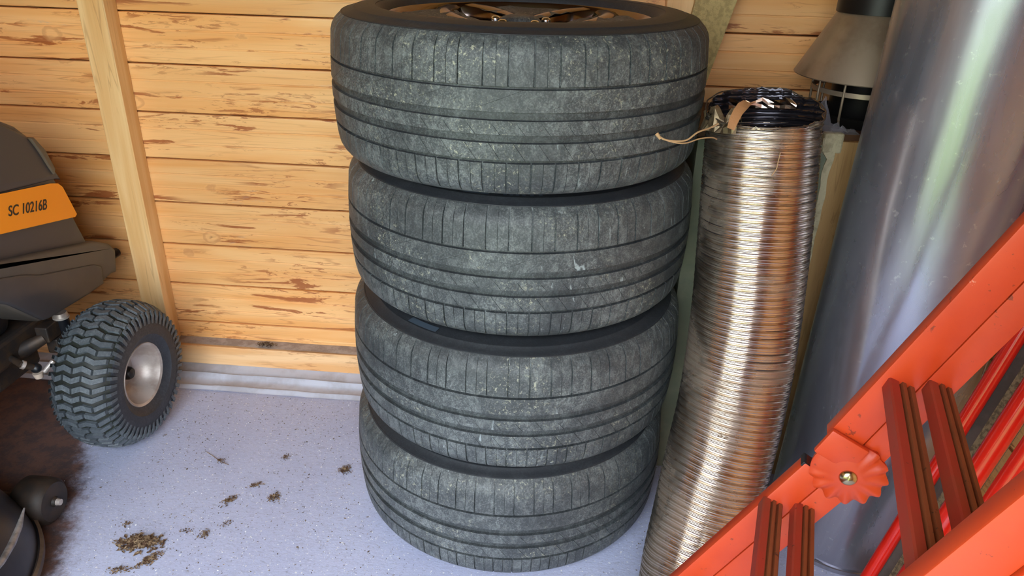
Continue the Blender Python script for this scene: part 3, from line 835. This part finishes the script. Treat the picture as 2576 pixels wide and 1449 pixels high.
Y_ = Vector((.35, -.93, 0)).normalized(); X_ = Y_.cross(D).normalized(); Y2 = D.cross(X_).normalized()
m = frame(through((.842, -.77, .45), .012), X_, Y2, D)
bm = bmesh.new(); box(bm, (-.018, -.060, 0), (.018, .022, 1.15), .001, m); wpart(bobj('board_face', bm, GREYP), gp)
bm = bmesh.new(); box(bm, (.0184, -.010, 0), (.0240, .003, 1.15), .001, m); wpart(bobj('board_edge', bm, SPECK), gp)

# ------------------------------------------------------------------ ride-on mower
mw = empty('ride_on_mower', (-1.42, -.9, 0), 'black ride-on mower with orange side decal and chunky front wheel parked at the wall', 'mower')
def mpart(o): return wpart(o, mw)
HX = -1.20
C0 = Vector((.0502, -1.9201, 1.2577))
def onx(px, py, x=HX):   # a point of the mower's side plane
    d = F + R2*((px-1288)/1866.1) - U2*((py-724.5)/1866.1); t = (x-C0.x)/d.x; p = C0+d*t; return (p.y, p.z)
def side_poly(pts, x0, x1, bev=0, seg=3, taper=None):
    bm = bmesh.new(); extrude_poly(bm, [(x0, y, z) for y, z in pts], (1, 0, 0), x1-x0)
    if bev:
        bmesh.ops.recalc_face_normals(bm, faces=bm.faces[:])
        es = [e for e in bm.edges if abs(e.verts[0].co.x-e.verts[1].co.x) < 1e-6 and abs(e.verts[0].co.x-max(x0, x1)) < 1e-6]
        bmesh.ops.bevel(bm, geom=es, offset=bev, segments=seg, affect='EDGES', profile=.5)
    return bm
up_ol = [onx(-300, 300), onx(0, 302), onx(40, 318), onx(75, 345), onx(102, 378), onx(128, 425), onx(160, 490), onx(195, 560), onx(226, 618), onx(228, 650), onx(120, 650), onx(20, 672), onx(-300, 730)]
mpart(bobj('hood', side_poly(up_ol, HX-.42, HX, .010), HOOD, None, 40))
# raised shoulder crease on the hood side
cr_ol = [onx(-300, 520), onx(0, 486), onx(140, 450), onx(152, 452), onx(100, 380), onx(60, 340), onx(0, 312), onx(-300, 310)]
mpart(bobj('hood_shoulder', side_poly(cr_ol, HX-.40, HX+.006, .008), HOOD, None, 40))
# pale lens along the nose
ls = [onx(66, 348), onx(74, 345), onx(103, 376), onx(129, 424), onx(127, 438), onx(114, 420), onx(92, 385)]
mpart(bobj('headlamp_lens', side_poly(ls, HX-.05, HX+.012, .003), LENS, None, 40))
# lower bumper cowling
lo_ol = [onx(-200, 690), onx(10, 652), onx(40, 645), onx(226, 606), onx(262, 612), onx(277, 626), onx(280, 684), onx(268, 688), onx(240, 714), onx(200, 742), onx(100, 803), onx(86, 808), onx(0, 772), onx(-200, 700)]
mpart(bobj('bumper', side_poly(lo_ol, HX-.46, HX+.020, .014), BUMP, None, 40))
in_ol = [onx(-150, 720), onx(30, 690), onx(80, 690), onx(215, 664), onx(234, 668), onx(240, 712), onx(200, 740), onx(100, 800), onx(86, 804), onx(0, 766), onx(-150, 740)]
mpart(bobj('bumper_side_panel', side_poly(in_ol, HX-.1, HX+.026, .006), HOOD, None, 40))
# decal with rounded corner, and its print
de = [onx(-160, 515), onx(0, 486), onx(120, 461), onx(138, 461), onx(150, 470), onx(186, 538), onx(182, 545), onx(0, 587), onx(-160, 622)]
mpart(bobj('decal', side_poly(de, HX+.0062, HX+.0082), ORANGE))
cu = bpy.data.curves.new('model_number', 'FONT'); cu.body = 'SC 10216B'; cu.size = 1; cu.extrude = .02; cu.offset = 0.0; cu.shear = .12
to = bpy.data.objects.new('model_number', cu); COL.objects.link(to); bpy.context.view_layer.update()
tme = bpy.data.meshes.new_from_object(to); bpy.data.objects.remove(to)
q00, q10, q01, q11 = [Vector(onx(*p, HX+.008)) for p in ((21, 545), (118, 527), (19, 518), (117, 500))]
bmt = bmesh.new(); bmt.from_mesh(tme); g0 = bmt.verts[:]+bmt.edges[:]+bmt.faces[:]
for k, (sx_, sy_) in enumerate(((.022, 0), (.045, 0), (.012, .015), (.034, .015), (.022, -.012))):
    for e in bmesh.ops.duplicate(bmt, geom=g0)['geom']:
        if isinstance(e, bmesh.types.BMVert): e.co += Vector((sx_, sy_, .003*(k+1)))
bmt.to_mesh(tme); bmt.free()
xs = [v.co.x for v in tme.vertices]; ys = [v.co.y for v in tme.vertices if True]; x0, x1, y0, y1 = min(xs), max(xs), min(ys), max(ys)
for v in tme.vertices:
    u = (v.co.x-x0)/(x1-x0); w = (v.co.y-y0)/(y1-y0)
    p = q00*(1-u)*(1-w)+q10*u*(1-w)+q01*(1-u)*w+q11*u*w
    v.co = Vector((HX+.0086+v.co.z*.01, p.x, p.y))
tme.materials.clear(); tme.materials.append(INK); to = link('model_number', tme); to['label'] = 'black printed characters'; mpart(to)
# exhaust stub at the nose
y, z = onx(285, 640, HX-.03)
mpart(tube('exhaust_stub', [(HX-.03, y-.06, z), (HX-.03, y+.016, z)], .013, BLACKP, None, 20))
# front wheel with turf tyre
WC = Vector((-1.072, -.372, .190)); WR = .192
def wheel(root_name, WC, WR, half, rimr, nlug, steer=0):
    m = frame(WC, (0, 1, 0), (0, 0, 1), (1, 0, 0)) @ Matrix.Rotation(0, 4, 'Z')
    if steer: m = Matrix.Translation(WC) @ Matrix.Rotation(steer, 4, 'Z') @ Matrix.Translation(-WC) @ m
    def rad(u):   # carcass radius at u in -1..1 across the width
        return WR-.010 - .030*abs(u)**3.2
    prof = []
    for i in range(-10, 11):
        u = i/10; prof.append((rad(u), u*half*.93))
    side = [(WR-.052, half*.985), (WR-.068, half), (WR-.085, half*.98), (WR-.087, half*.95), (rimr+.012, half*.86), (rimr+.002, half*.80), (rimr, half*.6)]
    full = [(r, -z) for r, z in reversed(side)]+prof+side
    t = mpart(lathe('turf_tyre', full, 120, TURFS, None, False, m, 40))
    # lugs
    bm = bmesh.new()
    lug = .0085
    def S(u, th, h):
        r = rad(max(-1, min(1, u)))+h
        z = u*half*.93
        if abs(u) > 1: r -= (abs(u)-1)*.16; z = math.copysign(half*(.93+(abs(u)-1)*.35), u)
        return m @ Vector((r*math.cos(th), r*math.sin(th), z))
    dth = 2*PI/nlug
    for j in range(nlug):
        up_ = j % 2
        cols = [(-.64, 0), (-.0, 0), (.64, 0)] if up_ else [(-.96, 1), (-.32, 0), (.32, 0), (.96, 1)]
        for c, e in cols:
            hw = .285; sg = 1 if up_ else -1
            base = j*dth
            us = [c-hw, c, c+hw]
            if up_ and abs(c) > .5: us = [c-hw, c, c+hw*.95]
            if not up_ and abs(c) > .9: us = [c-hw, c] if c > 0 else [c, c+hw]
            ofs = [(-.22, .40) if (k % 2 == (0 if len(us) == 3 else (0 if c > 0 else 1))) else (.10, .72) for k in range(len(us))]
            lo_v, hi_v, lo_b, hi_b = [], [], [], []
            for u, (o0, o1) in zip(us, ofs):
                s0, s1 = (o0, o1) if sg > 0 else (.50-o1, .50-o0)
                s0, s1 = base+dth*s0, base+dth*s1
                lo_v.append(bm.verts.new(S(u*.985, s0+dth*.04, lug))); hi_v.append(bm.verts.new(S(u*.985, s1-dth*.04, lug)))
                lo_b.append(bm.verts.new(S(u, s0, -.002))); hi_b.append(bm.verts.new(S(u, s1, -.002)))
            n = len(us)
            for k in range(n-1):
                bm.faces.new((lo_v[k], lo_v[k+1], hi_v[k+1], hi_v[k]))
                bm.faces.new((lo_b[k], lo_b[k+1], lo_v[k+1], lo_v[k])); bm.faces.new((hi_v[k], hi_v[k+1], hi_b[k+1], hi_b[k]))
            bm.faces.new((lo_b[0], lo_v[0], hi_v[0], hi_b[0])); bm.faces.new((lo_b[-1], hi_b[-1], hi_v[-1], lo_v[-1]))
    # shoulder ribs running down the sidewall
    for j in range(nlug):
        for sd in (-1, 1):
            b0 = j*dth; ww = dth*.22
            pts = []
            for u, r, z, h in ((0, WR-.030, half*.90, .006), (0, WR-.040, half*.975, .004), (0, WR-.058, half*1.005, .0)):
                for s in (-1, 1):
                    for hh in (0, h):
                        th = b0+s*ww; pts.append(m @ Vector(((r+hh)*math.cos(th), (r+hh)*math.sin(th), sd*(z+hh*.5))))
            V = [bm.verts.new(p) for p in pts]
            for k in (0, 4):
                bm.faces.new((V[k+1], V[k+3], V[k+7], V[k+5])); bm.faces.new((V[k], V[k+1], V[k+5], V[k+4])); bm.faces.new((V[k+2], V[k+6], V[k+7], V[k+3]))
    lg = bobj('tread_lugs', bm, TURF); lg.parent = t
    tb = lathe('tread_base', [(rad(i/10)+.0012, i/10*half*.925) for i in range(-10, 11)], 120, TURFD, t, False, m, 60)
    rim = [(0, half*.15), (.018, half*.15), (.022, half*.10), (rimr*.55, half*.05), (rimr*.80, half*.22), (rimr*.90, half*.55), (rimr-.003, half*.80), (rimr+.003, half*.84), (rimr+.005, half*.80), (rimr+.001, half*.70)]
    r_ = mpart(lathe('wheel_rim', rim+[(rimr-.002, -half*.8)], 72, RIMW, None, False, m, 40))
    h_ = lathe('hub_cap', [(0, half*.42), (.013, half*.40), (.017, half*.32), (.018, half*.1)], 24, DARKM, r_, False, m, 40)
    return t
wheel('front', WC, WR, .078, .080, 50, -.03)
# spindle, bracket, axle, tie rod
def M3(px, py, x): y, z = onx(px, py, x); return Vector((x, y, z))
s0 = M3(152, 792, -1.215); 
mpart(tube('spindle', [s0, s0+Vector((0, .006, -.075))], .0165, BLACKP, None, 24))
mpart(tube('spindle_cap', [s0+Vector((0, -.0005, .008)), s0+Vector((0, 0, -.003))], [.0155, .0185], RIMW, None, 24))
mpart(tube('spindle_washer', [s0+Vector((0, 0, -.0035)), s0+Vector((0, 0, -.008))], .0195, RIMW, None, 24))
bm = bmesh.new(); c = M3(128, 822, -1.225)
box(bm, (c.x-.022, c.y-.03, c.z-.030), (c.x+.010, c.y+.018, c.z+.012), .003); mpart(bobj('axle_bracket', bm, IRON))
bm = bmesh.new(); c2 = M3(150, 862, -1.225); box(bm, (c2.x-.02, c2.y-.022, c2.z-.02), (c2.x+.012, c2.y+.022, c2.z+.022), .004); mpart(bobj('knuckle', bm, IRON))
mpart(tube('axle_stub', [c2, Vector((WC.x-.03, WC.y, WC.z))], .010, IRON, None, 16))
mpart(tube('axle_beam', [M3(112, 850, -1.232), M3(60, 880, -1.27), (-1.42, -.40, .235), (-1.62, -.40, .27)], [.014, .020, .022, .014], IRON, None, 16))
b0 = M3(91, 926, -1.215)
bmj = bmesh.new(); bmesh.ops.create_uvsphere(bmj, u_segments=24, v_segments=14, radius=.0125, matrix=Matrix.Translation(b0)); mpart(bobj('ball_joint', bmj, BLACKP, None, 180))
mpart(tube('ball_nut', [b0+Vector((.002, -.002, -.012)), b0+Vector((.003, -.002, -.026))], [.012, .009], simple('pale_grease_cap', rgb(196, 176, 160), .5), None, 16))
mpart(tube('tie_rod', [b0, M3(55, 918, -1.225), M3(10, 890, -1.3), (-1.45, -.48, .22)], .008, IRON, None, 14))
mpart(tube('tie_rod_sleeve', [M3(62, 919, -1.222), M3(54, 917, -1.226)], .0105, RIMW, None, 14))
mpart(tube('steering_arm', [b0+Vector((0, 0, -.014)), M3(112, 934, -1.205), M3(134, 908, -1.19)], .006, RIMW, None, 12))
bm = bmesh.new(); box(bm, (-1.60, -1.75, .26), (-1.27, -.30, .33), .01); mpart(bobj('chassis', bm, IRON))
bm = bmesh.new(); box(bm, (-1.56, -.52, .20), (-1.29, -.36, .30), .01); mpart(bobj('front_crossmember', bm, IRON))
# cutting deck
DC = Vector((-1.285, -1.010, 0))
dprof = [(.0, .205), (.16, .205), (.205, .202), (.215, .206), (.228, .200), (.262, .178), (.290, .140), (.312, .085), (.320, .048), (.324, .046), (.324, .040), (.314, .040), (.28, .13), (.0, .19)]
mpart(lathe('cutting_deck', dprof, 120, DECKM, None, False, Matrix.Translation(DC), 30))
mpart(lathe('cutting_deck', dprof, 72, DECKM, None, False, Matrix.Translation(DC+Vector((-.34, 0, 0))), 30))
mpart(lathe('deck_trim', [(.3245, .052), (.331, .050), (.331, .036), (.3245, .034)], 120, simple('dusty_deck_edge', rgb(92, 74, 60), .6, 0, None, .6, rgb(56, 44, 36), 20), None, True, Matrix.Translation(DC), 30))
mpart(tube('deck_rail', [(DC.x+r*math.cos(a_), DC.y+r*math.sin(a_), z) for a_, r, z in [(-.6+.10*i, .245+.002*i, .207-.001*i) for i in range(16)]], .007, RIMW if False else DECKM, None, 12))
def onz(px, py, z): d = F + R2*((px-1288)/1866.1) - U2*((py-724.5)/1866.1); return C0+d*((z-C0.z)/d.z)
mpart(tube('highlight_ridge', [onz(61, 1278, .186), onz(48, 1325, .170), onz(30, 1368, .170), onz(4, 1414, .186), onz(-60, 1490, .2)], [.0015, .006, .007, .006, .004], simple('deck_highlight_paint', rgb(150, 146, 146), .4, .4, None, .6, rgb(70, 68, 70), 40), None, 10))  # pale raised arc, a gloss highlight painted onto the deck
rc = Vector((-1.078, -.708, .058))
mm = frame(rc, (0, 1, 0), (0, 0, 1), (1, 0, 0))
mpart(lathe('deck_roller', [(0, .022), (.010, .022), (.012, .016), (.044, .016), (.052, .008), (.054, -.01), (.054, -.05), (.048, -.058), (0, -.058)], 48, simple('shade_dark_plastic', rgb(34, 28, 24), .6, 0, None, .6, rgb(60, 44, 32), 20), None, False, mm, 40))  # roller colour darkened to brown to hold the shade it stands in
mpart(lathe('roller_bolt', [(0, .032), (.007, .031), (.008, .022)], 16, RIMW, None, False, mm, 40))
mpart(tube('roller_arm', [rc+Vector((-.06, 0, .0)), rc+Vector((-.09, -.04, .05)), rc+Vector((-.12, -.14, .10))], .009, IRON, None, 12))
# the rest of the mower, beyond the frame: footplate, fenders, seat, rear wheels
bm = bmesh.new(); box(bm, (-1.80, -1.55, .30), (-1.12, -1.12, .34), .015); mpart(bobj('footplate', bm, HOOD))
bm = bmesh.new(); box(bm, (-1.84, -2.15, .34), (-1.05, -1.5, .56), .06, None, 4); mpart(bobj('rear_fender', bm, HOOD, None, 40))
bm = bmesh.new(); box(bm, (-1.62, -2.0, .56), (-1.25, -1.6, .64), .03, None, 3); box(bm, (-1.62, -2.08, .62), (-1.25, -1.98, .92), .03, None, 3); mpart(bobj('seat', bm, BLACKP, None, 40))
wheel('rear', Vector((-1.16, -1.85, .24)), .24, .10, .10, 48)
mpart(tube('steering_column', [(-1.42, -.95, .7), (-1.42, -1.15, .93)], .018, IRON))
bm = bmesh.new(); box(bm, (-1.56, -1.02, .33), (-1.28, -.42, .66), .03); mpart(bobj('engine_cover', bm, BLACKP, None, 40))
ringp = [(-1.42+.17*math.cos(t_), -1.16+.13*math.sin(t_), .93+.11*math.sin(t_)) for t_ in [2*PI*i/40 for i in range(41)]]
mpart(tube('steering_wheel', ringp, .013, BLACKP, None, 12, False))
mpart(tube('steering_spoke', [ringp[0], ringp[20]], .010, BLACKP, None, 10))

# ------------------------------------------------------------------ twine over the duct's edge
def rt_pt(px, py, y): d = F + R2*((px-1288)/1866.1) - U2*((py-724.5)/1866.1); return C0+d*((y-C0.y)/d.y)
tw = empty('twine', rt_pt(1800, 345, -.668), 'frayed dry twine trailing from the torn duct towards the tyres', 'twine')
def smooth_pts(P, n=8):
    P = [Vector(p) for p in P]; return [catmull(P, i/(n*(len(P)-1))) for i in range(n*(len(P)-1)+1)]
l1 = [rt_pt(1655, 340, -.735), rt_pt(1672, 351, -.738), rt_pt(1700, 355, -.735), rt_pt(1728, 352, -.728), rt_pt(1755, 333, -.715), rt_pt(1785, 322, -.695), rt_pt(1806, 311, -.68)]
l2 = [rt_pt(1665, 349, -.737), rt_pt(1695, 358, -.737), rt_pt(1725, 360, -.73), rt_pt(1760, 349, -.71), rt_pt(1790, 346, -.69), rt_pt(1803, 350, -.672)]
wpart(tube('strand', smooth_pts(l1), .0015, TWINE, None, 8), tw); wpart(tube('strand', smooth_pts(l2), .0012, TWINE, None, 8), tw)
wpart(tube('knot', [rt_pt(1652, 336, -.734), rt_pt(1662, 350, -.738)], [.0035, .0022], TWINE, None, 8), tw)
gs = tube('grass_stem', smooth_pts([rt_pt(1963, 385, -.668), rt_pt(1958, 405, -.672), rt_pt(1953, 425, -.674), rt_pt(1941, 442, -.676)]), .0008, TWINE, None, 6); tag(gs, 'dry grass stem stuck to the upper side of the duct', 'grass stem')

# ------------------------------------------------------------------ debris on the floor
def clump(name, x, y, size, elong, ang, n, label, zb=0.0, mat=DIRT, seed=0, group=None):
    rr = random.Random(seed); vs, fs = [], []; n = int(n*2.1)
    for i in range(n):
        size_ = size; r = .95*size*rr.random()**.7*(1+.35*math.sin(i*2.4)); t = rr.uniform(0, 2*PI)
        px, py = r*math.cos(t)*elong, r*math.sin(t)/elong
        X, Y = px*math.cos(ang)-py*math.sin(ang), px*math.sin(ang)+py*math.cos(ang)
        L = size*rr.uniform(.18, .5); w = L*rr.uniform(.25, .6); a_ = rr.uniform(0, PI); zz = zb+.001+rr.random()*size*.42*max(.1, 1-r/size*.7)
        tl = rr.uniform(-.4, .4); b_ = len(vs); dx, dy = math.cos(a_), math.sin(a_)
        for (u, v, h) in ((-.5, 0, 0), (0, -.5, .12), (.5, 0, .05), (0, .5, .15)):
            vs.append((x+X+dx*u*L-dy*v*w, y+Y+dy*u*L+dx*v*w, max(zb+.0008, zz+h*L+tl*u*L)))
        vs.append((x+X, y+Y, max(zb+.0006, zz-.1*L)))
        fs += [(b_, b_+1, b_+2, b_+3), (b_+1, b_, b_+4), (b_+2, b_+1, b_+4), (b_+3, b_+2, b_+4), (b_, b_+3, b_+4)]
    o = mesh(name, vs, fs, mat); return tag(o, label, 'debris', group)
G = 'crumbled leaf debris on the grey floor'
CL = [(-.468, -.463, .017, 1.0, 0, 60, 'round dark leaf clump on the floor closest to the tyre stack'),
      (-.633, -.432, .012, 1.1, 1.3, 30, 'narrow upright brown leaf scrap midway between mower wheel and tyres'),
      (-.793, -.463, .011, 1.1, 0, 30, 'grey leaf scrap with a thin twig just right of the mower wheel'),
      (-.607, -.579, .016, 1.0, 1.2, 55, 'dark brown leaf clump below the pale straw scrap'),
      (-.710, -.604, .017, 1.4, 1.0, 45, 'spread brown twiggy clump in the middle of the open floor'),
      (-.666, -.543, .014, 1.5, .4, 30, 'pale straw-coloured leaf scrap above the dark brown clump'),
      (-.846, -.757, .034, 1.35, .1, 190, 'largest crumbled heap of brown leaf flakes on the floor'),
      (-.801, -.797, .018, 1.5, 1.0, 90, 'pointed brown bark-like clump just in front of the largest heap'),
      (-.718, -.713, .013, 1.1, 1.2, 45, 'small compact dark clump right of the largest heap'),
      (-.850, -.832, .016, 1.6, .2, 40, 'frontmost streak of brown crumbs near the mower deck'),
      (-.684, -.678, .012, 1.3, 1.0, 22, 'forked dark twig scrap on the floor'),
      (-.762, -.708, .011, 1.4, .1, 22, 'little reddish brown scrap between largest heap and compact clump'),
      (-.905, -.703, .013, 1.2, .2, 22, 'thin scattered scrap behind the largest heap'),
      (-.984, -.378, .006, 1.1, .2, 16, 'tiny rust brown crumb beside the mower tyre'),
      (-.240, -.800, .010, 1.3, .2, 22, 'small grey-brown scrap at the foot of the tyre stack')]
for i, (x, y, s, e, an, n, lab) in enumerate(CL): clump('leaf_clump', x, y, s, e, an, n, lab, 0, DIRT, 100+i, G)
clump('leaf_clump', -.83, -.027, .020, 1.5, 0, 70, 'dusty leaf and web clump lying on the sole plate at the wall', .088, DIRT, 300)
# a twig beside a scrap
tag(tube('twig', [(-.842, -.435, .003), (-.815, -.452, .004), (-.79, -.468, .003), (-.765, -.478, .003)], .0008, DIRT, None, 6), 'thin bent dark twig lying near the mower wheel', 'twig')
def scatter(name, label, seed, sets):
    rr = random.Random(seed); vs, fs, fm = [], [], []
    for mi, (n, smin, smax, zone) in enumerate(sets):
        for i in range(n):
            while True:
                x, y = rr.uniform(*zone[:2]), rr.uniform(*zone[2:])
                if (x+.05)**2+(y+.42)**2 < .37**2 or (x < -.98 and y > -.56): continue
                if (x-.35)**2+(y+.8)**2 < .12**2 or y > -.17 or (x < -.95 and y < -.62): continue
                if noise.noise(Vector((x*5, y*5, seed)))+rr.uniform(-.5, .6) > -.1: break
            L = smin+(smax-smin)*rr.random()**1.8*(1 if rr.random() > .08 else 1.8); w = L*rr.uniform(.18, .6); a_ = rr.uniform(0, PI); dx, dy = math.cos(a_), math.sin(a_); b_ = len(vs)
            for u, v in ((-.5, 0), (0, -.5), (.5, 0), (0, .5)): vs.append((x+dx*u*L-dy*v*w, y+dy*u*L+dx*v*w, .0004+rr.random()*.0008))
            vs.append((x, y, .0020)); fs += [(b_, b_+1, b_+4), (b_+1, b_+2, b_+4), (b_+2, b_+3, b_+4), (b_+3, b_, b_+4)]; fm += [mi]*4
    o = mesh(name, vs, fs, None, None, None, fm, [GRIT, PALEGRIT]); o['kind'] = 'stuff'; o['label'] = label; o['category'] = 'grit'; return o
scatter('floor_grit', 'fine dark grit and pale chips scattered over the grey floor', 1, [(2300, .0014, .0062, (-1.2, .36, -1.0, -.17)), (700, .0014, .0046, (-1.15, .34, -1.0, -.17))])
